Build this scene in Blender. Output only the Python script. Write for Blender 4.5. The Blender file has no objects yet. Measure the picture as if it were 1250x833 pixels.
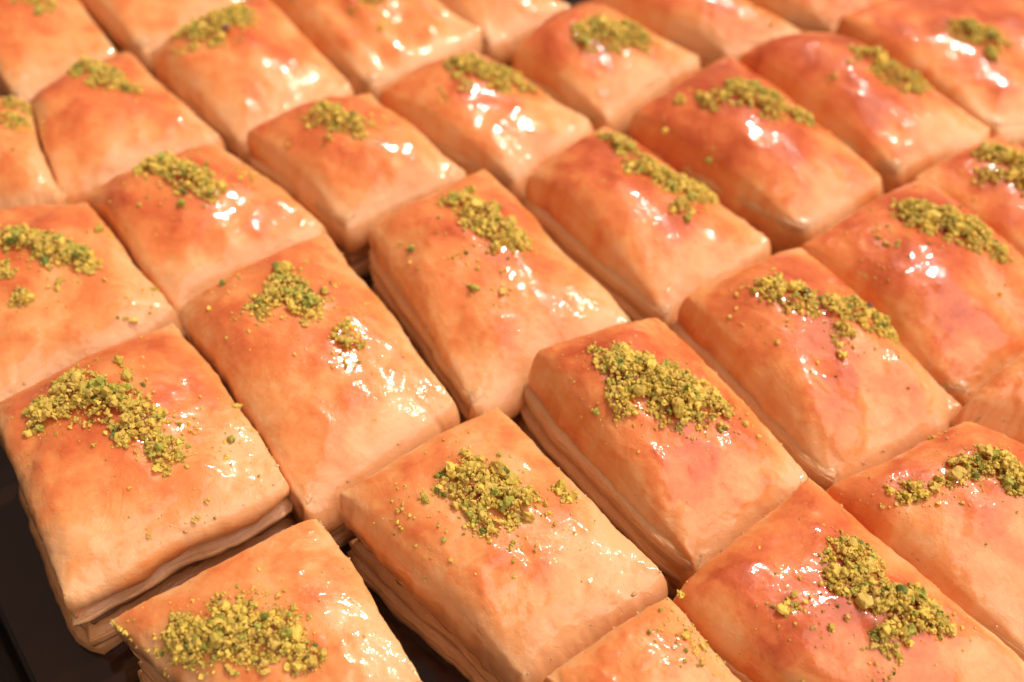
import bpy, math, random
import numpy as np
from mathutils import Vector

# ---------------------------------------------------------------- camera, world, lamps, exposure
scene = bpy.context.scene
C = scene.collection
R_ = math.radians

cam_data = bpy.data.cameras.new('camera')
cam = bpy.data.objects.new('camera', cam_data)
C.objects.link(cam)
cam.location = (0, 0, 0.200)
cam.rotation_mode = 'XYZ'
from mathutils import Matrix
cam.matrix_world = (Matrix.Translation((0, 0, 0.200)) @ Matrix.Rotation(R_(90 - 51), 4, 'X') @ Matrix.Rotation(R_(2.0), 4, 'Z'))
cam_data.sensor_width = 36
cam_data.angle = R_(57)
cam_data.clip_start = 0.005
cam_data.clip_end = 20
cam_data.dof.use_dof = True
cam_data.dof.focus_distance = 0.185
cam_data.dof.aperture_fstop = 9.0
scene.camera = cam

world = bpy.data.worlds.new('World')
scene.world = world
world.use_nodes = True
bg = world.node_tree.nodes['Background']
bg.inputs['Color'].default_value = (1.0, 0.70, 0.55, 1)
bg.inputs['Strength'].default_value = 0.27

def lamp(name, kind, loc, target, power, color, size=0.1, size_y=None):
    d = bpy.data.lights.new(name, kind)
    d.energy = power
    d.color = color
    if kind == 'AREA':
        d.shape = 'RECTANGLE' if size_y else 'DISK'
        d.size = size
        if size_y: d.size_y = size_y
    else:
        d.shadow_soft_size = size
    o = bpy.data.objects.new(name, d)
    C.objects.link(o)
    o.location = loc
    v = Vector(target) - Vector(loc)
    o.rotation_euler = v.to_track_quat('-Z', 'Y').to_euler()
    return o

T0 = (0, 0.15, 0.03)
# bright ceiling spots beyond the counter, plus an added broad fill lamp, out of view, imitating ceiling bounce
lamp('ceiling_spot', 'AREA', (0.46, 0.74, 1.32), T0, 12.2, (1.0, 0.855, 0.745), 0.05)
lamp('ceiling_spot', 'AREA', (0.72, 0.50, 1.30), T0, 3.6, (1.0, 0.855, 0.745), 0.045)
lamp('fill_panel', 'AREA', (1.9, -0.7, 2.0), T0, 66.0, (1.0, 0.82, 0.74), 3.6, 3.0)

scene.view_settings.view_transform = 'Standard'
scene.view_settings.look = 'None'
scene.view_settings.gamma = 1
scene.view_settings.use_curve_mapping = False
scene.view_settings.exposure = 0.22
scene.render.engine = 'CYCLES'
scene.cycles.max_bounces = 8
scene.cycles.use_denoising = True
scene.cycles.sample_clamp_indirect = 4.0

MM = 0.001

# ---------------------------------------------------------------- table of pieces
# name: (corners back, right, front, left in mm), (dome mm, toast, left flare mm, lumpiness mm), crumb heaps (u, v, radius mm, density)
PIECES = {
 'C': ([(-141.3, 220.1, 31.5), (-122.9, 186.1, 26.0), (-139.9, 181.4, 23.5), (-166.9, 211.3, 31.0)], (6, 0.5, 1, 0.9, 1.5),
  [(0.155, 0.914, 3.18, 1, 0), (0.343, 0.814, 3.12, 1, 0)]),
 'I': ([(-110.6, 177.1, 31.5), (-81.7, 147.5, 26.0), (-119.2, 117.9, 23.5), (-158.4, 166.8, 31.0)], (7, 0.55, 0.5, 1.3, 1),
  [(0.538, 0.763, 2.34, 1, 1), (0.352, 0.566, 5.08, 1, 0), (0.454, 0.661, 5.06, 1, 0), (0.535, 0.756, 4.29, 1, 0), (0.306, 0.937, 1.41, 1, 0), (0.658, 0.411, 2.26, 1, 0), (0.511, 0.426, 1.91, 1, 0), (0.976, 0.799, 1.34, 1, 0), (0.822, 0.982, 0.98, 1, 0), (0.652, 0.575, 1.91, 0.3, 0)]),
 'K': ([(-78.4, 139.1, 31.5), (-45.0, 99.6, 28.5), (-83.9, 72.8, 27.5), (-111.4, 112.8, 31.0)], (8, 0.55, 0.3, 1.1, -4.5),
  [(0.371, 0.542, 2.68, 1, 1), (0.739, 0.878, 1.01, 1, 1), (0.258, 0.381, 5.71, 1, 0), (0.375, 0.508, 5.68, 1, 0), (0.538, 0.578, 5.28, 1, 0), (0.684, 0.623, 3.93, 1, 0), (0.263, 0.222, 3.99, 1, 0), (0.207, 0.633, 1.38, 1, 0), (0.604, 0.74, 2.5, 0.6, 0), (0.739, 0.878, 1.01, 1, 0), (0.587, 1.027, 1.22, 1, 0), (0.984, 0.571, 0.8, 1, 0), (0.985, 0.458, 0.95, 0.5, 0)]),
 'L': ([(-37.5, 90.2, 31.5), (-13.5, 59.0, 30.0), (-34.7, 41.6, 23.5), (-72.5, 66.9, 30.5)], (6, 0.38, 0, 0.8, -3),
  [(0.364, 0.351, 6.6, 1, 0), (0.299, 0.208, 5.16, 1, 0), (0.471, 0.485, 5.16, 0.8, 0), (0.078, -0.07, 2.63, 1, 0), (0.617, 0.514, 3.13, 0.7, 0), (0.29, 0.076, 2.29, 0.7, 0), (0.313, 0.486, 3.49, 0.5, 0)]),
 'A': ([(-163.7, 299.9, 31.5), (-127.3, 252.4, 26.0), (-151.0, 230.7, 23.5), (-182.1, 264.4, 31.0)], (7, 0.6, 1, 0.9, 2),
  [(0.423, 0.616, 5.63, 1, 0), (0.555, 0.69, 3.31, 1, 0)]),
 'B': ([(-119.0, 244.1, 31.5), (-86.3, 213.0, 26.0), (-123.9, 189.0, 23.5), (-139.7, 218.8, 31.0)], (8, 0.65, 0.5, 0.9, 1.5),
  [(0.109, 0.552, 4.66, 1, 0), (0.332, 0.622, 5.06, 1, 0), (0.474, 0.711, 2.98, 1, 0)]),
 'H': ([(-82.5, 202.8, 31.5), (-50.6, 178.2, 26.0), (-83.0, 150.4, 23.5), (-111.7, 180.7, 31.0)], (9, 0.65, 0, 1.2, 1),
  [(0.202, 0.467, 4.97, 1, 0), (0.393, 0.526, 5.54, 1, 0), (0.531, 0.592, 3.69, 1, 0), (0.428, 0.857, 2.95, 0.35, 0), (0.542, 0.383, 1.62, 1, 0)]),
 'J': ([(-48.1, 170.2, 31.5), (-12.5, 122.8, 26.0), (-41.6, 95.5, 23.5), (-78.4, 142.5, 31.0)], (9, 0.5, 0, 0.8, 1),
  [(0.379, 0.583, 2.01, 1, 1), (0.374, 0.715, 1.48, 1, 1), (0.282, 0.524, 4.96, 1, 0), (0.382, 0.57, 4.01, 1, 0), (0.3, 0.38, 3.26, 1, 0), (0.184, 0.582, 2.62, 1, 0), (0.587, 0.672, 3.78, 0.7, 0), (0.491, 0.842, 1.85, 0.4, 0), (0.085, 0.257, 0.93, 1, 0), (0.279, 0.208, 1.44, 0.5, 0), (0.685, 0.569, 0.88, 1, 0)]),
 'M': ([(-2.8, 118.4, 31.0), (31.4, 81.3, 28.0), (4.4, 62.0, 23.5), (-34.1, 95.8, 31.0)], (7, 0.42, 0.9, 0.8, -2),
  [(0.33, 0.703, 1.29, 1, 1), (0.358, 0.512, 5.68, 1, 0), (0.256, 0.451, 2.86, 1, 0), (0.457, 0.598, 5.03, 1, 0), (0.211, 0.581, 2.42, 1, 0), (0.319, 0.672, 2.25, 1, 0), (0.522, 0.874, 2.09, 1, 0), (0.481, 0.409, 3.1, 1, 0), (0.284, 0.305, 1.88, 0.7, 0), (0.599, 0.477, 2.62, 0.6, 0), (0.609, 0.695, 1.87, 0.4, 0), (0.406, 0.15, 2.16, 0.25, 0), (0.46, 0.05, 2.15, 0.25, 0), (0.277, 0.114, 1.87, 0.3, 0)]),
 'CC': ([(31.1, 76.0, 31.5), (53.4, 50.2, 26.0), (33.7, 38.7, 23.5), (7.8, 59.9, 31.0)], (5, 0.3, 1, 0.8, 2),
  [(0.322, 0.912, 1.01, 1, 0), (0.246, 0.872, 1.16, 0.6, 0)]),
 'E': ([(-127.9, 313.5, 31.5), (-89.1, 285.2, 26.0), (-120.8, 256.8, 23.5), (-156.8, 292.6, 31.0)], (7, 0.55, 1, 1.0, 2),
  [(0.689, 0.584, 3.7, 0.5, 0), (0.546, 0.274, 2.62, 0.35, 0)]),
 'D': ([(-83.6, 276.0, 31.5), (-51.4, 238.1, 26.0), (-80.8, 213.9, 23.5), (-112.4, 244.5, 31.0)], (9, 0.55, 0.5, 1.1, 2),
  [(0.272, 0.416, 7.23, 1, 0), (0.255, 0.598, 5.38, 1, 0), (0.216, 0.216, 4.31, 1, 0), (0.271, 0.061, 2.86, 0.35, 0)]),
 'G': ([(-44.0, 227.1, 31.5), (-15.2, 201.5, 26.0), (-44.9, 182.3, 23.5), (-75.7, 208.9, 31.0)], (8, 0.55, 1.5, 1.1, 3.5),
  [(0.3, 0.436, 5.04, 1, 0), (0.445, 0.53, 4.81, 1, 0), (0.459, 0.727, 2.43, 0.6, 0), (0.491, 0.289, 1.73, 1, 0)]),
 'Q': ([(-9.2, 196.2, 31.5), (28.6, 148.4, 26.0), (-8.6, 123.9, 23.5), (-37.6, 171.9, 31.0)], (9, 0.6, -0.3, 1.0, 2.5),
  [(0.174, 0.596, 4.43, 1, 0), (0.316, 0.62, 5.15, 1, 0), (0.444, 0.65, 4.89, 1, 0), (0.516, 0.712, 2.93, 1, 0), (0.242, 0.143, 1.95, 0.6, 0), (0.606, 0.314, 1.69, 1, 0), (0.683, 0.432, 1.69, 1, 0), (0.575, 1.057, 1.21, 1, 0), (0.485, 0.35, 1.53, 0.3, 0)]),
 'N': ([(34.6, 145.0, 32.0), (65.1, 107.0, 26.0), (38.6, 84.6, 23.5), (4.5, 131.0, 34.0)], (8, 0.66, 1.6, 1.0, 6),
  [(0.34, 0.702, 1.56, 1, 1), (0.564, 0.747, 1.36, 1, 1), (0.34, 0.411, 7.15, 1, 0), (0.458, 0.547, 6.78, 1, 0), (0.571, 0.662, 4.74, 1, 0), (0.24, 0.384, 4.13, 1, 0), (0.646, 0.794, 2.04, 0.5, 0), (0.405, 0.174, 2.68, 1, 0), (0.369, 0.055, 1.01, 1, 0), (0.127, 0.277, 1.04, 1, 0), (0.547, 0.486, 3.35, 0.6, 0), (0.1, -0.137, 1.05, 1, 0)]),
 'BB': ([(62.8, 102.7, 31.5), (104.3, 61.3, 26.0), (75.7, 40.6, 23.5), (31.9, 76.5, 31.0)], (8, 0.68, 0.5, 1.0, 2),
  [(0.304, 0.708, 4.8, 1, 0), (0.319, 0.568, 3.54, 1, 0), (0.427, 0.628, 4.1, 1, 0), (0.527, 0.671, 5.24, 1, 0), (0.605, 0.738, 3.2, 1, 0), (0.548, 0.485, 3.14, 1, 0), (0.29, 0.257, 2.02, 0.8, 0), (0.593, 0.386, 2.54, 0.6, 0), (0.658, 0.298, 1.12, 1, 0), (0.768, 0.356, 1.8, 1, 0), (0.436, 0.288, 2.28, 0.25, 0), (0.273, 0.38, 2.04, 0.2, 0), (0.015, -0.015, 1.05, 1, 0)]),
 'F': ([(-58.9, 308.8, 31.5), (-14.3, 271.0, 26.0), (-45.9, 242.4, 23.5), (-92.7, 287.1, 31.0)], (8, 0.55, 0.5, 1.4, 2),
  [(0.575, 0.53, 5.12, 1, 0), (0.525, 0.391, 3.57, 0.6, 0), (0.803, 0.344, 1.5, 1, 0), (0.634, 0.281, 1.51, 1, 0)]),
 'T': ([(-14.2, 251.0, 31.5), (20.8, 225.0, 26.0), (-0.9, 200.9, 23.5), (-41.3, 228.8, 31.0)], (7, 0.55, 0.5, 1.1, 2.5),
  [(0.283, 0.574, 5.81, 1, 0), (0.438, 0.725, 6.05, 1, 0), (0.587, 0.844, 3.03, 1, 0), (0.347, 0.159, 2.73, 0.4, 0), (0.398, 0.36, 2.28, 1, 0)]),
 'R': ([(24.8, 217.2, 31.5), (67.0, 177.8, 26.0), (38.1, 151.8, 23.5), (3.5, 194.1, 31.0)], (9, 0.72, 1.0, 0.9, 4.6),
  [(0.645, 0.742, 1.65, 1, 1), (0.201, 0.721, 4.71, 1, 0), (0.399, 0.695, 5.23, 1, 0), (0.537, 0.765, 5.0, 1, 0), (0.623, 0.914, 4.2, 1, 0), (0.675, 0.585, 2.84, 1, 0)]),
 'O': ([(72.7, 171.7, 31.0), (102.8, 127.3, 26.0), (70.3, 106.9, 23.5), (40.6, 151.0, 32.0)], (9, 0.68, 0.6, 1.2, 4.6),
  [(0.192, 0.274, 1.28, 1, 1), (0.224, 0.404, 3.67, 1, 0), (0.319, 0.506, 4.2, 1, 0), (0.412, 0.629, 4.01, 1, 0), (0.481, 0.807, 4.79, 1, 0), (0.57, 0.918, 4.07, 1, 0), (0.533, 0.573, 2.51, 1, 0), (0.616, 0.489, 1.42, 1, 0), (0.193, 0.285, 1.28, 1, 0), (0.423, 0.382, 1.79, 0.3, 0)]),
 'AA': ([(99.8, 118.7, 31.5), (138.8, 102.6, 26.0), (103.6, 68.1, 23.5), (67.0, 101.2, 31.0)], (8, 0.62, 1, 1.0, 2),
  [(-0.131, 0.7, 1.36, 1, 0), (-0.015, 0.699, 1.52, 1, 0), (-0.12, 0.539, 1.01, 1, 0), (0.276, 0.384, 2.21, 1, 0), (0.261, 0.494, 3.51, 1, 0), (0.328, 0.624, 4.5, 1, 0), (0.449, 0.574, 3.17, 1, 0), (0.213, 0.194, 2.68, 1, 0), (0.256, 0.28, 1.73, 1, 0), (0.171, 0.114, 0.95, 1, 0)]),
 'DD': ([(-22.1, 303.7, 31.5), (14.9, 286.5, 26.0), (-10.2, 267.2, 23.5), (-44.2, 299.2, 31.0)], (8, 0.7, 1, 0.8, 2),
  []),
 'U': ([(21.3, 280.4, 31.5), (55.4, 259.4, 26.0), (26.1, 229.9, 23.5), (-2.7, 251.9, 31.0)], (9, 0.6, 0.5, 0.9, 2),
  [(0.522, 0.535, 6.79, 1, 0), (0.614, 0.689, 5.87, 1, 0), (0.463, 0.329, 4.32, 1, 0), (0.76, 0.727, 3.18, 0.6, 0)]),
 'S': ([(64.0, 253.2, 31.5), (102.7, 203.9, 26.0), (78.3, 185.2, 23.5), (32.3, 223.1, 31.0)], (9, 0.84, 1.5, 0.9, 3),
  [(0.333, 0.599, 1.8, 1, 1), (0.319, 0.55, 5.83, 1, 0), (0.449, 0.626, 5.79, 1, 0), (0.56, 0.813, 4.03, 1, 0), (0.647, 1.098, 2.06, 1, 0), (0.277, 0.311, 3.33, 1, 0), (0.15, 0.204, 1.79, 1, 0), (0.447, -0.017, 1.54, 1, 0), (0.201, -0.022, 1.57, 1, 0)]),
 'P': ([(109.6, 198.7, 31.5), (144.3, 155.7, 26.0), (106.0, 130.9, 23.5), (73.3, 172.3, 31.0)], (9, 0.76, 1.5, 1.2, 3),
  [(0.224, 0.556, 4.94, 1, 0), (0.33, 0.619, 5.5, 1, 0), (0.44, 0.701, 5.09, 1, 0), (0.555, 0.762, 3.31, 1, 0), (0.267, 0.297, 2.9, 0.5, 0), (0.358, 0.145, 1.91, 0.3, 0)]),
 'Z': ([(132.7, 150.3, 31.5), (160.5, 132.8, 26.0), (131.8, 116.2, 23.5), (100.1, 123.4, 31.0)], (9, 0.4, 1, 0.7, 1),
  []),
 'W2': ([(60.7, 294.5, 31.5), (92.6, 273.8, 26.0), (65.6, 266.3, 23.5), (21.7, 286.2, 31.0)], (7, 0.6, 1, 0.8, 2),
  [(0.835, 0.775, 2.3, 0.5, 0)]),
 'V': ([(98.5, 267.4, 31.5), (139.3, 228.0, 26.0), (108.6, 211.0, 23.5), (67.5, 252.9, 31.0)], (9, 0.8, 1.0, 1.0, 2.5),
  [(0.441, 1.239, 1.7, 1, 1), (0.418, 0.645, 4.92, 1, 0), (0.54, 0.698, 6.05, 1, 0), (0.586, 0.879, 3.76, 1, 0), (0.441, 1.239, 1.7, 1, 0), (0.454, 0.206, 1.61, 1, 0), (0.662, 0.714, 2.54, 1, 0), (0.409, 0.39, 1.34, 1, 0)]),
 'Y': ([(135.7, 217.7, 31.5), (166.8, 191.0, 26.0), (141.6, 168.2, 23.5), (107.3, 199.4, 31.0)], (7, 0.62, 1.0, 1.0, 2.5),
  [(0.209, 0.524, 4.65, 1, 0), (0.34, 0.548, 5.87, 1, 0), (0.467, 0.497, 4.99, 1, 0), (0.319, 0.275, 2.91, 1, 0)]),
 'EE': ([(101.4, 311.7, 31.5), (131.1, 290.2, 26.0), (103.1, 282.1, 23.5), (66.8, 298.7, 31.0)], (6, 0.65, 1, 1.2, 2),
  []),
 'X': ([(163.0, 313.1, 31.5), (204.1, 247.8, 26.0), (143.8, 231.5, 23.5), (103.3, 276.5, 31.0)], (7, 0.7, 1.0, 1.2, 2),
  [(0.635, 0.269, 1.92, 1, 1), (0.435, 0.288, 5.38, 1, 0), (0.516, 0.35, 5.84, 1, 0), (0.638, 0.275, 1.68, 1, 0)]),
}
LABELS = {
 'A': ('amber baklava square cut by the left edge above the olive-capped squares', 'small crumb patch at the left edge on the topmost amber square'),
 'B': ('orange baklava square near the left edge, three olive clumps along its back corner', 'three joined crumb clumps near the left edge on a square with one white glint'),
 'C': ('sliver of baklava square at the left edge in front of a clump-capped orange square', 'little crumb clump cut by the left edge beside the orange square'),
 'D': ('blistered baklava square with ring-shaped sheen and round olive heap at its back corner', 'round olive crumb heap at the back corner of the square with a ring-shaped sheen'),
 'E': ('bare baklava square at the top edge with soft pale dents, by the wrinkled one', 'thin scatter of crumbs at the top edge on a dented square'),
 'F': ('wrinkled baklava square at the top edge with pale folds running down its front', 'stray crumbs at the top edge on the square with wrinkled folds'),
 'G': ('short baklava square with pale pinched front tip and small clump on its back corner', 'small clump with one bright yellow crumb on the short pinched square'),
 'H': ('short blistered baklava square with a big broken white glint, behind the large plain-fronted one', 'loose wide crumb heap above a big broken white glint'),
 'I': ('broad lumpy baklava square at the left edge strewn with scattered glints and crumbs', 'sprawling crumb band at the left edge on the broad lumpy square'),
 'J': ('large smooth baklava square with a tall dark crumb heap and bare pale front', 'tall dark compact crumb heap with a small side clump on the smooth square'),
 'K': ('big baklava square in the lower left corner with its layered cut side showing', 'largest coarse crumb heap with dark green chunks on the lower left square'),
 'L': ('pale baklava square at the bottom edge left of centre under bright crumbs', 'bright yellow-green crumb heap cut by the bottom edge'),
 'M': ('pale golden baklava square front and centre beside a deep dark gap', 'crumb heap with dusty scatter on the pale square at front centre'),
 'N': ('baklava square right of centre, its raised left corner folded over a pale side', 'dense broad yellow-green heap on the square with the folded-over crust'),
 'O': ('rounded baklava square on the right with a hollow in its left flank under the crust', 'long crumb ridge across the rounded square with the hollow flank'),
 'P': ('reddish baklava square near the right edge with many glints below a crumb arch', 'arched crumb ridge near the right edge above many small glints'),
 'Q': ('tall baklava square at the centre with a flat reddish left flank and beaded glints', 'crumb heap trailing two round crumbs on the tall centre square'),
 'R': ('long reddish baklava square with a pale flap under its left corner', 'crumb ridge slanting over the long reddish square with a pale flap'),
 'S': ('darkest red baklava square, toward the upper right, with pink sheen on its slope', 'crumb ridge crossing the darkest red square'),
 'T': ('small soft baklava square upper centre with four bead glints at its right', 'rounded olive clump upper centre on the square with four bead glints'),
 'U': ('upper centre baklava square with a single long white streak along its front rim', 'blurred round olive heap at the top edge on the white-streaked square'),
 'V': ('flat red-orange baklava square upper right with one dark green crumb at its clump', 'small clump with one dark green chunk on the upper right square'),
 'W2': ('bare pale-rimmed baklava square at the top edge between the streaked and the red ones', 'few blurred crumbs on the bare square at the top edge'),
 'X': ('red baklava square in the upper right corner with a glaring cluster of glints', 'crumbs cut by the top edge in the upper right corner'),
 'Y': ('baklava square at the right edge below the corner one, its crumbs running off the frame', 'crumb heap at the right edge just under the corner square'),
 'Z': ('small plain rounded baklava piece at the right edge without any crumbs', ''),
 'AA': ('orange baklava square at the right edge behind the large front right one', 'two-lobed crumb clump at the right edge behind the front right square'),
 'BB': ('large baklava square at lower right with reddish back corner', 'long broken crumb trail with loose bits on the lower right square'),
 'CC': ('small pale baklava corner at the bottom edge right of centre with one white glint', 'two tiny crumbs on the rim of the small square at the bottom edge'),
 'DD': ('bare smooth red-orange baklava dome at the top edge left of the streaked square', ''),
 'EE': ('creased baklava square at the top edge beside the upper right corner square', ''),
}

# ---------------------------------------------------------------- noise (vectorised gradient noise)
_rng = np.random.default_rng(7)
_perm = _rng.permutation(256)
_perm = np.concatenate([_perm, _perm, _perm])
_grad = _rng.normal(size=(256, 3))
_grad /= np.linalg.norm(_grad, axis=1)[:, None]
def noise(p, scale=1.0, seed=0.0):
    p = np.asarray(p, float) / scale + np.array([seed * 17.31 + 500, seed * 5.77 + 500, seed * 9.13 + 500])
    i = np.floor(p).astype(int); f = p - i
    w = f * f * f * (f * (f * 6 - 15) + 10)
    i &= 255
    out = 0
    for dx in (0, 1):
        for dy in (0, 1):
            for dz in (0, 1):
                h = _perm[_perm[_perm[i[:, 0] + dx] + i[:, 1] + dy] + i[:, 2] + dz]
                g = _grad[h]
                d = (g * (f - np.array([dx, dy, dz]))).sum(1)
                out = out + d * np.where(dx, w[:, 0], 1 - w[:, 0]) * np.where(dy, w[:, 1], 1 - w[:, 1]) * np.where(dz, w[:, 2], 1 - w[:, 2])
    return out * 1.6
def sstep(a, b, x):
    t = np.clip((x - a) / (b - a), 0, 1)
    return t * t * (3 - 2 * t)

# ---------------------------------------------------------------- materials
def new_mat(name):
    m = bpy.data.materials.new(name)
    m.use_nodes = True
    nt = m.node_tree
    return m, nt, nt.nodes['Principled BSDF']
def N(nt, kind, **kw):
    n = nt.nodes.new(kind)
    for k, v in kw.items(): setattr(n, k, v)
    return n
def coords(nt):
    tc = N(nt, 'ShaderNodeTexCoord'); oi = N(nt, 'ShaderNodeObjectInfo')
    add = N(nt, 'ShaderNodeVectorMath', operation='ADD')
    nt.links.new(tc.outputs['Object'], add.inputs[0]); nt.links.new(oi.outputs['Location'], add.inputs[1])
    return add.outputs[0]
def tex_noise(nt, co, scale, detail=3, rough=0.55, dist=0.0):
    n = N(nt, 'ShaderNodeTexNoise')
    n.inputs['Scale'].default_value = scale; n.inputs['Detail'].default_value = detail
    n.inputs['Roughness'].default_value = rough; n.inputs['Distortion'].default_value = dist
    nt.links.new(co, n.inputs['Vector'])
    return n.outputs['Fac']
def ramp(nt, fac, stops):
    r = N(nt, 'ShaderNodeValToRGB')
    e = r.color_ramp.elements
    while len(e) < len(stops): e.new(0.5)
    for el, (p, c) in zip(e, stops):
        el.position = p; el.color = (*c, 1)
    nt.links.new(fac, r.inputs['Fac'])
    return r.outputs['Color']
def mix(nt, fac, a, b, mode='MIX'):
    m = N(nt, 'ShaderNodeMix', data_type='RGBA', blend_type=mode)
    for sock, val in ((m.inputs[0], fac), (m.inputs[6], a), (m.inputs[7], b)):
        if isinstance(val, (int, float)): sock.default_value = val
        elif isinstance(val, tuple): sock.default_value = (*val, 1)
        else: nt.links.new(val, sock)
    return m.outputs[2]
def math_(nt, op, a, b=None, clamp=False):
    m = N(nt, 'ShaderNodeMath', operation=op, use_clamp=clamp)
    for sock, val in zip(m.inputs, (a, b)):
        if val is None: continue
        if isinstance(val, (int, float)): sock.default_value = val
        else: nt.links.new(val, sock)
    return m.outputs[0]
def bump(nt, height, dist, strength=1.0, normal=None):
    b = N(nt, 'ShaderNodeBump')
    b.inputs['Distance'].default_value = dist; b.inputs['Strength'].default_value = strength
    nt.links.new(height, b.inputs['Height'])
    if normal is not None: nt.links.new(normal, b.inputs['Normal'])
    return b.outputs['Normal']

def crust_material():
    m, nt, b = new_mat('glazed_crust')
    co = coords(nt)
    at = N(nt, 'ShaderNodeAttribute', attribute_name='toast')
    mott = tex_noise(nt, co, 130, 3, 0.5, 0.3)
    fine = tex_noise(nt, co, 900, 3, 0.6)
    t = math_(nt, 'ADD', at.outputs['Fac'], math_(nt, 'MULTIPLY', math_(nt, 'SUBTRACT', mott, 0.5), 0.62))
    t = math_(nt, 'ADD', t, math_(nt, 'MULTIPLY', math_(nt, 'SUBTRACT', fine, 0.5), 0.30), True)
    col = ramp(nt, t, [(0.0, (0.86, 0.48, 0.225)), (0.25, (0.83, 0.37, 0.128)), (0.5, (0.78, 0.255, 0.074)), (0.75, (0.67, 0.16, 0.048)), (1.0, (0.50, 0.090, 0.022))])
    ramp_in = col.node.inputs['Fac']
    nt.links.new(col, b.inputs['Base Color'])
    b.inputs['Roughness'].default_value = 0.40
    b.inputs['Specular IOR Level'].default_value = 0.35
    b.inputs['IOR'].default_value = 1.45
    b.inputs['Subsurface Weight'].default_value = 0.55
    b.inputs['Subsurface Radius'].default_value = (1.0, 0.42, 0.2)
    b.inputs['Subsurface Scale'].default_value = 0.0030
    b.inputs['Coat Weight'].default_value = 0.85
    b.inputs['Coat IOR'].default_value = 1.47
    wet = tex_noise(nt, co, 120, 2)
    cr = N(nt, 'ShaderNodeMapRange'); nt.links.new(wet, cr.inputs[0])
    cr.inputs[1].default_value = 0.35; cr.inputs[2].default_value = 0.65; cr.inputs[3].default_value = 0.03; cr.inputs[4].default_value = 0.15
    nt.links.new(cr.outputs[0], b.inputs['Coat Roughness'])
    # wrinkled sheet under the syrup
    n1 = bump(nt, tex_noise(nt, co, 300, 3, 0.5, 0.4), 0.00018)
    n2 = bump(nt, fine, 0.00003, 1.0, n1)
    # edges of the paper-thin top leaves
    lf = N(nt, 'ShaderNodeMapRange', interpolation_type='SMOOTHSTEP'); nt.links.new(tex_noise(nt, co, 75, 5, 0.62, 0.8), lf.inputs[0])
    lf.inputs[1].default_value = 0.50; lf.inputs[2].default_value = 0.525
    lf2 = N(nt, 'ShaderNodeMapRange', interpolation_type='SMOOTHSTEP'); nt.links.new(tex_noise(nt, co, 140, 5, 0.65, 0.5), lf2.inputs[0])
    lf2.inputs[1].default_value = 0.58; lf2.inputs[2].default_value = 0.60
    leaf = math_(nt, 'ADD', lf.outputs[0], math_(nt, 'MULTIPLY', lf2.outputs[0], 0.6))
    n2 = bump(nt, leaf, 0.00003, 1.0, n2)
    t2 = math_(nt, 'SUBTRACT', t, math_(nt, 'MULTIPLY', leaf, 0.06))
    nt.links.new(t2, ramp_in)
    nt.links.new(n2, b.inputs['Normal'])
    # the syrup film: softer, beaded
    c1 = bump(nt, tex_noise(nt, co, 260, 2, 0.45, 0.4), 0.00025)
    bl = N(nt, 'ShaderNodeMapRange', interpolation_type='SMOOTHSTEP'); nt.links.new(tex_noise(nt, co, 620, 2, 0.5), bl.inputs[0])
    bl.inputs[1].default_value = 0.5; bl.inputs[2].default_value = 0.72
    c2 = bump(nt, bl.outputs[0], 0.00003, 1.0, c1)
    nt.links.new(c2, b.inputs['Coat Normal'])
    nt.links.new(bump(nt, bl.outputs[0], 0.00003, 1.0, n2), b.inputs['Normal'])
    return m
def dough_material(name, col_a, col_b, lines=True, wet=0.5):
    m, nt, b = new_mat(name)
    co = coords(nt)
    n = tex_noise(nt, co, 220, 4, 0.6, 0.3)
    nt.links.new(mix(nt, n, col_a, col_b), b.inputs['Base Color'])
    b.inputs['Roughness'].default_value = 0.45
    b.inputs['Subsurface Weight'].default_value = 0.4
    b.inputs['Subsurface Radius'].default_value = (1.0, 0.5, 0.28)
    b.inputs['Subsurface Scale'].default_value = 0.002
    b.inputs['Coat Weight'].default_value = wet
    b.inputs['Coat Roughness'].default_value = 0.18
    # stacked paper-thin leaves seen edge on
    mp = N(nt, 'ShaderNodeMapping'); mp.inputs['Scale'].default_value = (120, 120, 1500)
    nt.links.new(co, mp.inputs['Vector'])
    ln = N(nt, 'ShaderNodeTexNoise'); ln.inputs['Scale'].default_value = 1; ln.inputs['Detail'].default_value = 3
    nt.links.new(mp.outputs[0], ln.inputs['Vector'])
    h = bump(nt, ln.outputs['Fac'], 0.0009 if lines else 0.0003)
    h = bump(nt, tex_noise(nt, co, 700, 3), 0.0003, 1.0, h)
    nt.links.new(h, b.inputs['Normal'])
    return m
def nut_material(name, col, var, rough=0.6, sss=0.15):
    m, nt, b = new_mat(name)
    co = coords(nt)
    n = tex_noise(nt, co, 900, 3, 0.6)
    c2 = tuple(min(1, c * var) for c in col)
    nt.links.new(mix(nt, n, col, c2), b.inputs['Base Color'])
    b.inputs['Roughness'].default_value = rough
    b.inputs['Subsurface Weight'].default_value = sss
    b.inputs['Subsurface Radius'].default_value = (0.8, 0.7, 0.2)
    b.inputs['Subsurface Scale'].default_value = 0.0006
    nt.links.new(bump(nt, tex_noise(nt, co, 2200, 3, 0.65), 0.0003), b.inputs['Normal'])
    return m

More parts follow.
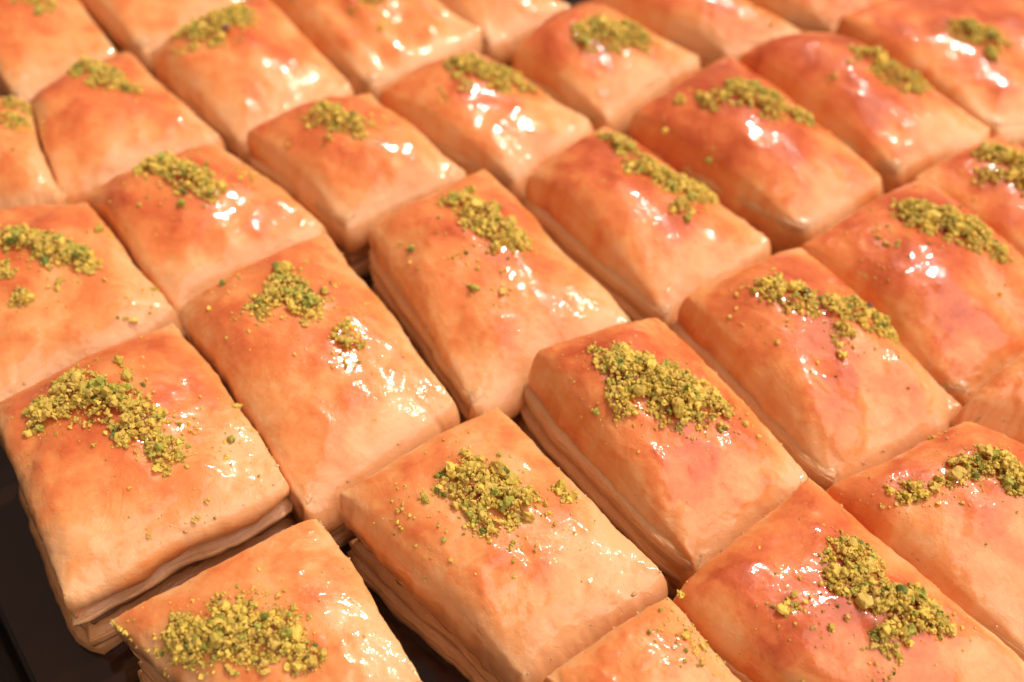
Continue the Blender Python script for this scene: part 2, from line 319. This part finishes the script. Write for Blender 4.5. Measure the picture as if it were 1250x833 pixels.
M_CRUST = crust_material()
M_DOUGH = dough_material('filo_dough', (0.80, 0.48, 0.235), (0.70, 0.35, 0.145), True, 0.5)
M_UNDER = dough_material('filo_dough_soaked', (0.74, 0.38, 0.155), (0.60, 0.27, 0.095), True, 0.6)
M_FILL = nut_material('nut_filling', (0.16, 0.07, 0.028), 2.0)
NUTS = [nut_material('pistachio_olive', (0.50, 0.385, 0.062), 1.4),
        nut_material('pistachio_yellow', (0.76, 0.56, 0.10), 1.25),
        nut_material('pistachio_green', (0.32, 0.33, 0.05), 1.5),
        nut_material('pistachio_dark_green', (0.12, 0.15, 0.022), 1.8),
        nut_material('pistachio_khaki', (0.60, 0.43, 0.09), 1.3),
        nut_material('pistachio_skin', (0.14, 0.055, 0.045), 1.8)]
NUT_W = [0.34, 0.24, 0.07, 0.02, 0.32, 0.004]

def metal_material():
    m, nt, b = new_mat('blackened_tray_metal')
    co = coords(nt)
    n = tex_noise(nt, co, 60, 5, 0.6)
    nt.links.new(mix(nt, n, (0.010, 0.008, 0.007), (0.035, 0.024, 0.018)), b.inputs['Base Color'])
    b.inputs['Metallic'].default_value = 0.4
    b.inputs['Roughness'].default_value = 0.35
    nt.links.new(bump(nt, tex_noise(nt, co, 300, 4), 0.0004), b.inputs['Normal'])
    return m
def syrup_material():
    m, nt, b = new_mat('amber_syrup')
    co = coords(nt)
    nt.links.new(mix(nt, tex_noise(nt, co, 90, 3), (0.012, 0.006, 0.004), (0.035, 0.013, 0.005)), b.inputs['Base Color'])
    b.inputs['Roughness'].default_value = 0.10
    nt.links.new(bump(nt, tex_noise(nt, co, 120, 2), 0.0004), b.inputs['Normal'])
    return m
def table_material():
    m, nt, b = new_mat('dark_counter')
    co = coords(nt)
    nt.links.new(mix(nt, tex_noise(nt, co, 20, 4), (0.02, 0.014, 0.011), (0.045, 0.03, 0.022)), b.inputs['Base Color'])
    b.inputs['Roughness'].default_value = 0.5
    return m

# ---------------------------------------------------------------- mesh helpers
def mesh_from(name, verts, faces, mats, smooth=True, mat_index=None):
    me = bpy.data.meshes.new(name)
    me.from_pydata([tuple(v) for v in verts], [], [tuple(int(i) for i in f) for f in faces])
    for m in mats: me.materials.append(m)
    me.polygons.foreach_set('use_smooth', np.full(len(me.polygons), smooth))
    if mat_index is not None: me.polygons.foreach_set('material_index', np.asarray(mat_index, np.int32))
    me.update()
    return me
def link(name, data, parent=None, loc=None):
    o = bpy.data.objects.new(name, data)
    C.objects.link(o)
    if parent is not None: o.parent = parent
    if loc is not None: o.location = loc
    return o
def thing(name, label, cat, loc, group=None):
    o = link(name, None, None, loc)
    o.empty_display_size = 0.01
    o['label'] = label; o['category'] = cat
    if group: o['group'] = group
    return o

# ---------------------------------------------------------------- setting and tray
def sheet(name, x0, x1, y0, y1, z, mat, parent=None, n=2):
    xs = np.linspace(x0, x1, n); ys = np.linspace(y0, y1, n)
    v = [(x, y, z) for y in ys for x in xs]
    f = [(j * n + i, j * n + i + 1, (j + 1) * n + i + 1, (j + 1) * n + i) for j in range(n - 1) for i in range(n - 1)]
    return link(name, mesh_from(name, v, f, [mat]), parent)

AX = np.array([math.cos(R_(-50)), math.sin(R_(-50)), 0])       # along the strips
AY = np.array([math.sin(R_(50)), math.cos(R_(50)), 0])         # across the strips
def strip_xy(a, b, z=0.0): return AX * a + AY * b + np.array([0, 0, z])

counter = sheet('counter_top', -1.2, 1.2, -0.8, 1.6, -0.006, table_material())
counter['kind'] = 'structure'
def build_tray():
    t = thing('baking_tray', 'black baking tray under the baklava, showing at the lower left corner', 'tray', (0, 0, 0))
    mm = metal_material()
    a0, a1, b0, b1 = -0.42, 0.20, TRAY_B, 0.50
    v = [strip_xy(a0, b0), strip_xy(a1, b0), strip_xy(a1, b1), strip_xy(a0, b1)]
    v += [p - np.array([0, 0, 0.002]) for p in v]
    f = [(0, 1, 2, 3), (7, 6, 5, 4), (0, 4, 5, 1), (1, 5, 6, 2), (2, 6, 7, 3), (3, 7, 4, 0)]
    link('tray_floor', mesh_from('tray_floor', v, f, [mm], False), t)
    # rolled rim: a profile swept round the four sides
    prof = [(0.0005, -0.001), (0.006, 0.018), (0.009, 0.026), (0.012, 0.0285), (0.0155, 0.027), (0.016, 0.0235), (0.0135, 0.0225), (0.0115, 0.024), (0.0085, 0.0175), (0.003, -0.002)]
    vs, fs = [], []
    for (a, b, sa, sb) in ((a0, b0, -1, -1), (a1, b0, 1, -1), (a1, b1, 1, 1), (a0, b1, -1, 1)):
        for (o, z) in prof: vs.append(strip_xy(a + sa * o, b + sb * o, z))
    n = len(prof)
    for k in range(4):
        k2 = (k + 1) % 4
        for i in range(n):
            i2 = (i + 1) % n
            fs.append((k * n + i, k2 * n + i, k2 * n + i2, k * n + i2))
    link('rim', mesh_from('rim', vs, fs, [mm], False), t)
    v = [strip_xy(a0 + .001, b0 + .001, 0.0012), strip_xy(a1 - .001, b0 + .001, 0.0012), strip_xy(a1 - .001, b1 - .001, 0.0012), strip_xy(a0 + .001, b1 - .001, 0.0012)]
    s = link('syrup_film', mesh_from('syrup_film', v, [(0, 1, 2, 3)], [syrup_material()]), t)
    s['kind'] = 'stuff'
TRAY_B = min(float(np.dot(np.array([x, y, 0]) * MM, AY)) for k in 'KL' for (x, y, z) in [PIECES[k][0][2], PIECES[k][0][3]]) - 0.015
build_tray()

# ---------------------------------------------------------------- crumb shapes
def ico(sub):
    import bmesh
    bm = bmesh.new(); bmesh.ops.create_icosphere(bm, subdivisions=sub, radius=1.0)
    v = np.array([x.co for x in bm.verts]); f = np.array([[w.index for w in x.verts] for x in bm.faces]); bm.free()
    return v, f
ICO1, ICO2 = ico(1), ico(2)
def crumb_shape(rng, big):
    v, f = ICO2 if big else ICO1
    v = v.copy()
    n = noise(v, 0.9, rng.uniform(0, 40)) * 0.75 + noise(v, 0.42, rng.uniform(0, 40)) * (0.5 if big else .3)
    v = v * (1 + n)[:, None]
    # a few broken flat faces
    for _ in range(3):
        d = rng.normal(size=3); d /= np.linalg.norm(d); c = rng.uniform(.45, .8)
        s = v @ d
        v -= np.clip(s - c, 0, None)[:, None] * d * .9
    v *= rng.uniform(.75, 1.25, 3)
    return v, f
_cr = np.random.default_rng(5)
SHAPES_BIG = [crumb_shape(_cr, True) for _ in range(14)]
SHAPES_SMALL = [crumb_shape(_cr, False) for _ in range(14)]
# ---------------------------------------------------------------- the pastries
def pillow(t, a, b):
    t = np.clip(t, 0, 1)
    m = a / (a + b)
    return t ** a * (1 - t) ** b / (m ** a * (1 - m) ** b)

def outline(cor, n_side):
    """perimeter parameters (u, v) of a unit square, counter-clockwise seen from above, and outward side weights"""
    s = np.arange(n_side) / n_side
    u = np.concatenate([np.zeros(n_side), s, np.ones(n_side), 1 - s])
    v = np.concatenate([1 - s, np.zeros(n_side), s, np.ones(n_side)])
    return u, v

FRONT = {'K': 2.2}     # how far the front lip bulges (mm)
class Piece: pass

def make_piece(key, seed):
    cor, (dome, toast, flare, lump, ledge), heaps = PIECES[key]
    B, Rr, F, L = [np.array(c, float) for c in cor]
    cen = (B + Rr + F + L) / 4; cen[2] = 0
    B, Rr, F, L = B - cen, Rr - cen, F - cen, L - cen
    rng = np.random.default_rng(seed + 100)
    near = cen[1] < 170
    nu, nv = (78, 58) if near else (54, 40)
    us = np.linspace(0, 1, nu + 1); vs = np.linspace(0, 1, nv + 1)
    # denser lines towards the rim
    us = 0.5 + 0.5 * np.sin((us - .5) * np.pi) * .55 + (us - .5) * .45
    vs = 0.5 + 0.5 * np.sin((vs - .5) * np.pi) * .55 + (vs - .5) * .45
    U, V = np.meshgrid(us, vs, indexing='ij')
    u = U.ravel(); v = V.ravel()
    def bil(u, v):
        u = u[:, None]; v = v[:, None]
        return (1 - u) * (1 - v) * L + (1 - u) * v * B + u * (1 - v) * F + u * v * Rr
    cpull = list(rng.uniform(-.01, .035, 4))
    def warp(u, v):
        """wavy cut edges and softened corners"""
        p = bil(u, v)
        c = np.abs(2 * u - 1) ** 9 * np.abs(2 * v - 1) ** 9
        p = p + (np.array([0, 0, p[:, 2].mean()]) - p) * (np.select([(u < .5) & (v > .5), (u > .5) & (v > .5), (u > .5), (u < 9)], cpull) * c)[:, None]
        q = p + cen
        q2 = q.copy(); q2[:, 2] = 0
        w = np.stack([noise(q2, 16, 1), noise(q2, 16, 2)], 1) * 0.9 + np.stack([noise(q2, 2.6, 3), noise(q2, 2.6, 4)], 1) * 0.22 + np.stack([noise(q2, 1.1, 5), noise(q2, 1.1, 6)], 1) * 0.15
        p[:, :2] += w
        return p
    skew_u = rng.uniform(0.85, 1.15); skew_v = rng.uniform(0.85, 1.12)
    def relief(p, u, v):
        q = p + cen; q[:, 2] = 0
        edge = np.clip(np.minimum(np.minimum(u, 1 - u) * 55, np.minimum(v, 1 - v) * 38) / 5.0, 0, 1)   # 0 at the rim, 1 from 5 mm in
        h = dome * pillow(u, .50 * skew_u, .85) * pillow(v, .50 * skew_v, .70)
        h = h + lump * 1.5 * noise(q, 19, seed) * (0.3 + 0.7 * edge)
        h = h + lump * 0.50 * noise(q, 8.5, seed + 31) * (0.25 + 0.75 * edge)
        # creases of the top leaf, running mostly across the piece
        cr = noise(q @ np.array([[.5, .2, 0], [.1, .16, 0], [0, 0, 1.]]), 2.6, seed + 57)
        h = h - lump * 0.08 * sstep(0.12, 0.0, np.abs(cr)) * edge
        # blisters
        bl = noise(q, 4.4, seed + 77)
        h = h + 0.28 * sstep(0.25, 0.6, bl) * edge
        # broken leaf edges: low steps between the sheets
        fl = noise(q, 12, seed + 13) + 0.35 * noise(q, 3.5, seed + 14)
        h = h + 0.22 * sstep(-0.015, 0.03, fl - 0.12) - 0.18 * sstep(-0.015, 0.03, -fl - 0.25)
        if key == 'F': h = h + 0.9 * np.sin(v * 21 + 1.2 * noise(q, 14, 5)) * sstep(.35, .75, u) * edge
        if key == 'O': h = h + 0.8 * np.sin(v * 9 + .5) * sstep(.3, .8, u) * edge
        return h, fl, bl
    P = warp(u, v)
    h, fl, bl = relief(P, u, v)
    P[:, 2] += h
    q = P + cen; q[:, 2] = 0
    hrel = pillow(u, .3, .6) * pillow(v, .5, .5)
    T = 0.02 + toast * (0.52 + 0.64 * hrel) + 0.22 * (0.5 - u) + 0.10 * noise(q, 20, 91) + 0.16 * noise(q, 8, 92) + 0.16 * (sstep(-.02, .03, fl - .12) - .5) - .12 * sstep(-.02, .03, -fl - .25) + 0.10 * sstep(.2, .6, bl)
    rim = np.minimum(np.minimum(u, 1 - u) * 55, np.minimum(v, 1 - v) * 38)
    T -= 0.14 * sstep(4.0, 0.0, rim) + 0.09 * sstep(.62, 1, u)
    verts = [P]; toastv = [T]
    idx = np.arange((nu + 1) * (nv + 1)).reshape(nu + 1, nv + 1)
    faces = [(idx[i, j], idx[i + 1, j], idx[i + 1, j + 1], idx[i, j + 1]) for i in range(nu) for j in range(nv)]
    # perimeter, counter-clockwise from above: left->front edge (v=0), front->right (u=1), right->back (v=1), back->left (u=0)
    loop = list(idx[:-1, 0]) + list(idx[-1, :-1]) + list(idx[:0:-1, -1]) + list(idx[0, :0:-1])
    lu, lv = u[loop], v[loop]
    side = np.concatenate([np.zeros(nu), np.ones(nv), np.full(nu, 2), np.full(nv, 3)]).astype(int)
    base = P[loop]
    tang = np.roll(base, -2, 0) - np.roll(base, 2, 0); tang[:, 2] = 0
    for _ in range(4): tang = (np.roll(tang, 1, 0) + tang + np.roll(tang, -1, 0)) / 3
    nrm = np.stack([tang[:, 1], -tang[:, 0], 0 * tang[:, 0]], 1)
    nrm /= np.linalg.norm(nrm, axis=1)[:, None]
    fl_side = np.array([flare + 0.6, FRONT.get(key, 4.0), 0.15, 0.2])[side]
    for _ in range(6): fl_side = (np.roll(fl_side, 1) + fl_side + np.roll(fl_side, -1)) / 3
    q = base + cen; q[:, 2] = 0
    hang = 8.0 + 2.6 * noise(q, 13, seed + 5) + 1.0 * noise(q, 4, seed + 6)            # how far the crust hangs over its side
    hs = np.array([9.0 if key == 'K' else 4.5, -3.0 if key == 'K' else 2.0, 0, 0])[side].astype(float)
    for _ in range(6): hs = (np.roll(hs, 1) + hs + np.roll(hs, -1)) / 3
    hang = hang + hs
    rag = 0.5 * noise(q, 1.7, seed + 8)
    K = 9
    prev = loop
    off = len(P)
    for k in range(1, K + 1):
        t = k / K
        phi = t * (math.pi / 2 + 0.25)
        o = fl_side * np.sin(phi) - 0.9 * t ** 3
        d = hang * t ** 1.25 + (rag if k == K else 0)
        ring = base + nrm * o[:, None]
        ring[:, 2] -= d
        ring += nrm * ((lump * 0.75 * noise(ring + cen, 9, seed + 21) + 0.25 * noise(ring + cen, 3, seed + 22)) * min(1, 2 * t))[:, None] * np.where(side == 0, 1, .35)[:, None]
        verts.append(ring)
        toastv.append(T[loop] * (1 - .5 * t) + t * (toast * .72 + .08 + .14 * noise(ring + cen, 6, 93)) - 0.04)
        cur = list(range(off, off + len(loop))); off += len(loop)
        n = len(loop)
        faces += [(prev[i], cur[i], cur[(i + 1) % n], prev[(i + 1) % n]) for i in range(n)]
        prev = cur
    # turn the crust's torn edge in under itself so that it has thickness
    ring2 = verts[-1] - nrm * 1.2; ring2[:, 2] += 0.25
    ring3 = ring2 - nrm * 2.0; ring3[:, 2] += 4.5
    for rg in (ring2, ring3):
        verts.append(rg); toastv.append(np.full(len(loop), 0.05))
        cur = list(range(off, off + len(loop))); off += len(loop)
        faces += [(prev[i], cur[i], cur[(i + 1) % n], prev[(i + 1) % n]) for i in range(n)]
        prev = cur
    Vt = np.concatenate(verts); Tt = np.concatenate(toastv)
    # faces of the grid: make the normal point up
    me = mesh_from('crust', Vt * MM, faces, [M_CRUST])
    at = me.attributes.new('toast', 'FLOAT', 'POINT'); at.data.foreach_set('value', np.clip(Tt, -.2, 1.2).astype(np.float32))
    root = thing('baklava_piece', LABELS[key][0], 'baklava', tuple(cen * MM), 'baklava squares in the tray')
    link('crust', me, root)
    # tiny loose flakes along the knife cuts
    nf = 46 if near else 18
    ids = rng.integers(0, nu + 2 * nv + nu, nf)
    FV, FF = [], []; fo_ = 0
    for i in ids:
        p = base[int(i) % len(base)] + nrm[int(i) % len(base)] * rng.uniform(-.5, .1)
        v0, f0 = SHAPES_SMALL[int(rng.integers(14))]
        r0 = min(rng.lognormal(math.log(.17), .45), .5)
        FV.append(v0 * r0 * np.array([1.3, 1.3, .6]) + p + np.array([0, 0, r0 * .2])); FF.append(f0 + fo_); fo_ += len(v0)
    fk = link('pastry_flakes', mesh_from('pastry_flakes', np.concatenate(FV) * MM, np.concatenate(FF), [M_DOUGH]), root)
    fk['kind'] = 'stuff'
    # stacked leaves under the crust, and the nut filling between them
    ou, ov = outline(None, 26)
    ring0 = warp(ou, ov)
    tang = np.roll(ring0, -1, 0) - np.roll(ring0, 1, 0); tang[:, 2] = 0
    for _ in range(2): tang = (np.roll(tang, 1, 0) + tang + np.roll(tang, -1, 0)) / 3
    nr = np.stack([-tang[:, 1], tang[:, 0], 0 * tang[:, 0]], 1); nr /= np.linalg.norm(nr, axis=1)[:, None]
    # outward sign
    if (nr * ring0 * np.array([1, 1, 0])).sum() < 0: nr = -nr
    sd = np.repeat([3, 0, 1, 2], 26)
    fo = np.where(sd == 0, ledge * np.where(ledge > 0, 1 - .6 * ou, 1), np.array([0, 0.3, 1.4, 0.2])[sd])
    for _ in range(3): fo = (np.roll(fo, 1) + fo + np.roll(fo, -1)) / 3
    ri = rng.uniform(-.5, .4, 9)
    top = [(24.0, 20.9, 'filo_layer', M_DOUGH, -0.5), (20.3, 17.2, 'filo_layer', M_DOUGH, 0.3), (16.6, 14.3, 'filo_layer', M_DOUGH, -.2)] if key == 'K' else [(24.5, 18.9, 'filo_layer', M_DOUGH, -.3), (18.75, 14.3, 'filo_layer', M_DOUGH, ri[1] * .3)]
    levels = top + [(14.2, 11.2, 'nut_filling', M_FILL, -1.4), (11.1, 6.3, 'filo_layer', M_UNDER, ri[3] - .3), (6.1, 0.0, 'filo_layer', M_UNDER, ri[4] * .5 + .3)]
    nn = len(ring0)
    for li, (z1, z0, nm, mt, inset) in enumerate(levels):
        low = 1 - (z0 + z1) / 60
        vv, ff = [], []
        prof_ = [(-2.6, z1 + .1), (-1.1, z1 - .25), (-.25, z1 - 1.0), (0.25, z1 - .35 * (z1 - z0)), (0.1, z1 - .7 * (z1 - z0)), (-0.2, z0 + .4), (-0.6, z0)]
        for (oo, z) in prof_:
            r = ring0.copy(); r[:, 2] = z
            qq = r + cen
            amt = (fo * (.6 + .5 * low) if ledge >= 0 else -fo * 1.5 * low ** 3) + inset + oo + 0.55 * noise(qq * np.array([1, 1, .4]), 7, seed + li) + (0.6 if nm == 'nut_filling' else .18) * noise(qq, 1.9, seed + li + 9)
            amt = np.where(sd == 0, amt, np.minimum(amt, 1.6 if key == 'K' and li in (1, 4) else 1.3))
            if key == 'K' and li in (1, 4): amt = amt + 1.3 * (sd == 1)
            r += nr * amt[:, None]
            r[:, 2] += 0.45 * noise(qq * np.array([1, 1, 0]), 9, seed + li * 3) 
            vv.append(r)
        for k in range(len(prof_) - 1):
            for i in range(nn):
                ff.append((k * nn + i, (k + 1) * nn + i, (k + 1) * nn + (i + 1) % nn, k * nn + (i + 1) % nn))
        ff.append(tuple(range(nn))); ff.append(tuple(range((len(prof_) - 1) * nn, len(prof_) * nn))[::-1])
        link(nm, mesh_from(nm, np.concatenate(vv) * MM, ff, [mt]), root)
    pc = Piece()
    pc.cen = cen
    def at_uv(uu, vv_):
        uu = np.clip(np.atleast_1d(uu), 0.0, 1.0); vv_ = np.clip(np.atleast_1d(vv_), 0.0, 1.0)
        i = np.clip(np.searchsorted(us, uu) - 1, 0, nu - 1); j = np.clip(np.searchsorted(vs, vv_) - 1, 0, nv - 1)
        a = ((uu - us[i]) / (us[i + 1] - us[i]))[:, None]; b = ((vv_ - vs[j]) / (vs[j + 1] - vs[j]))[:, None]
        G = P.reshape(nu + 1, nv + 1, 3)
        return (1 - a) * (1 - b) * G[i, j] + a * (1 - b) * G[i + 1, j] + (1 - a) * b * G[i, j + 1] + a * b * G[i + 1, j + 1]
    pc.at_uv = at_uv
    pc.lu = (np.linalg.norm(Rr - B) + np.linalg.norm(F - L)) / 2
    pc.lv = (np.linalg.norm(L - B) + np.linalg.norm(F - Rr)) / 2
    ang = (F - L); pc.eu = ang / np.linalg.norm(ang)
    ev = (B - L); pc.ev = ev / np.linalg.norm(ev)
    return pc

# ---------------------------------------------------------------- pistachio toppings
CRUMB_MESH = {}
def crumb_mesh(si, mi):
    if (si, mi) not in CRUMB_MESH:
        v, f = SHAPES_BIG[si]
        CRUMB_MESH[(si, mi)] = mesh_from('crumb', v * MM, f, [NUTS[mi]], False)
    return CRUMB_MESH[(si, mi)]
def rot(rng):
    qn = rng.normal(size=4); qn /= np.linalg.norm(qn)
    w, x, y, z = qn
    return np.array([[1 - 2 * (y * y + z * z), 2 * (x * y - z * w), 2 * (x * z + y * w)], [2 * (x * y + z * w), 1 - 2 * (x * x + z * z), 2 * (y * z - x * w)], [2 * (x * z - y * w), 2 * (y * z + x * w), 1 - 2 * (x * x + y * y)]]), qn

def make_topping(key, pc, seed):
    heaps = PIECES[key][2]
    if not heaps or not LABELS[key][1]: return
    rng = np.random.default_rng(seed + 900)
    near = pc.cen[1] < 190
    pts = []                    # (pos, radius)
    def hgt(uu, vv):
        """heap height above the crust at many places"""
        h = np.zeros(len(uu))
        for (hu, hv, r, den, green) in heaps:
            if r < 2.2 or den < .65: continue
            d2 = ((uu - hu) * pc.lu) ** 2 + ((vv - hv) * pc.lv) ** 2
            h = np.maximum(h, min(0.5 * r, 3.0) * np.clip(1 - d2 / (r * r), 0, 1) ** .8)
        return h
    for (hu, hv, r, den, green) in heaps:
        if r < 1.75 and den == 1:                 # a single chunk, perhaps with a fellow
            pts.append((hu, hv, 0.0, r * .72, green)); 
            for _ in range(3):
                pts.append((hu + rng.normal() * r / pc.lu, hv + rng.normal() * r / pc.lv, 0.0, rng.uniform(.2, .45), 0))
            continue
        n = int(den * 11 * (r / .8) ** 2)
        a = rng.uniform(0, 2 * np.pi, n); rr = r * np.sqrt(rng.uniform(0, 1, n)) * (1 + .28 * np.abs(rng.normal(size=n)))
        if den < .65: rr = rr * 1.25
        uu = hu + rr * np.cos(a) / pc.lu; vv = hv + rr * np.sin(a) / pc.lv
        # clumpy: drop where the noise is low
        pq = np.stack([uu * pc.lu, vv * pc.lv, 0 * uu], 1)
        edge = rr / r
        keep = noise(pq, 3.0, seed) + .55 - .75 * np.clip(edge - .45, 0, 2) > rng.uniform(-.15, .15, n)
        if den < .65: keep = noise(pq, 1.8, seed) > .12
        uu, vv = uu[keep], vv[keep]
        hh = hgt(uu, vv)
        zz = hh * rng.uniform(0.0, 1.0, len(uu)) ** .6
        rad = np.clip(rng.lognormal(math.log(.31 if den >= .65 else .24), .48, len(uu)), .14, 1.3)
        if den >= .65 and r > 2.2:          # powder caught on and round the heap
            m_ = int(.5 * n); a2 = rng.uniform(0, 2 * np.pi, m_); r2 = r * np.sqrt(rng.uniform(.1, 1.7, m_))
            u2 = hu + r2 * np.cos(a2) / pc.lu; v2 = hv + r2 * np.sin(a2) / pc.lv
            k2 = noise(np.stack([u2 * pc.lu, v2 * pc.lv, 0 * u2], 1), 2.2, seed + 3) > -.02
            u2, v2 = u2[k2], v2[k2]
            pts += list(zip(u2, v2, hgt(u2, v2) * rng.uniform(.7, 1.05, len(u2)), rng.uniform(.09, .2, len(u2)), np.full(len(u2), green)))
        pts += list(zip(uu, vv, zz + (.6 if green else 0), rad, np.full(len(uu), green)))
    # far and wide dust round the heap
    c_u = np.mean([h[0] for h in heaps]); c_v = np.mean([h[1] for h in heaps])
    nd = 220 if near else 80
    for _ in range(nd):
        hu, hv, r, den, green = heaps[rng.integers(len(heaps))]
        pts.append((hu + rng.normal() * (r * .9 + 3) / pc.lu, hv + rng.normal() * (r * .9 + 3) / pc.lv, 0.0, min(rng.lognormal(math.log(.17), .5), .55), 0))
    pts = [p for p in pts if -.01 < p[0] < 1.01 and -.03 < p[1] < 1.03]
    A = np.array(pts)
    pos = pc.at_uv(A[:, 0], A[:, 1])
    pos[:, 2] += A[:, 2] + A[:, 3] * .55
    rad = A[:, 3]
    base = pos.mean(0)
    root = thing('pistachio_topping', LABELS[key][1], 'pistachio topping', tuple((base + pc.cen) * MM), 'pistachio crumbs on the baklava')
    order = np.argsort(-(rad + 0.25 * A[:, 2]))
    n_single = 26 if near else 12
    single = set(order[:n_single].tolist())
    mats = rng.choice(len(NUTS), size=len(pts), p=np.array(NUT_W) / sum(NUT_W))
    tint = noise(pos + pc.cen, 2.2, 3)             # neighbours tend to be of one colour
    mats = np.where((tint > .44) & (rng.uniform(size=len(pts)) < .5), 2, mats)
    mats = np.where((tint > .62) & (rng.uniform(size=len(pts)) < .7), 3, mats)
    mats = np.where((tint < -.30) & (rng.uniform(size=len(pts)) < .6), 1, mats)
    mats = np.where(A[:, 4] > 0, rng.choice([2, 2, 2, 3, 0, 0], size=len(pts)), mats)
    V, Fc, MI = [], [], []; off = 0
    for i in range(len(pts)):
        Rm, qn = rot(rng)
        if i in single:
            o = link('crumb', crumb_mesh(int(rng.integers(len(SHAPES_BIG))), int(mats[i])), root, tuple((pos[i] - base) * MM))
            o.rotation_mode = 'QUATERNION'; o.rotation_quaternion = tuple(qn); o.scale = (rad[i],) * 3
            continue
        big = rad[i] > .27 and near
        v, f = (SHAPES_BIG if big else SHAPES_SMALL)[int(rng.integers(14))]
        V.append((v * rad[i]) @ Rm.T + pos[i] - base); Fc.append(f + off); MI.append(np.full(len(f), mats[i])); off += len(v)
    if V:
        s = link('fine_crumbs', mesh_from('fine_crumbs', np.concatenate(V) * MM, np.concatenate(Fc), NUTS, False, np.concatenate(MI)), root)
        s['kind'] = 'stuff'

for i, key in enumerate(PIECES):
    pc = make_piece(key, {'K': 61}.get(key, i + 1))
    make_topping(key, pc, i + 1)
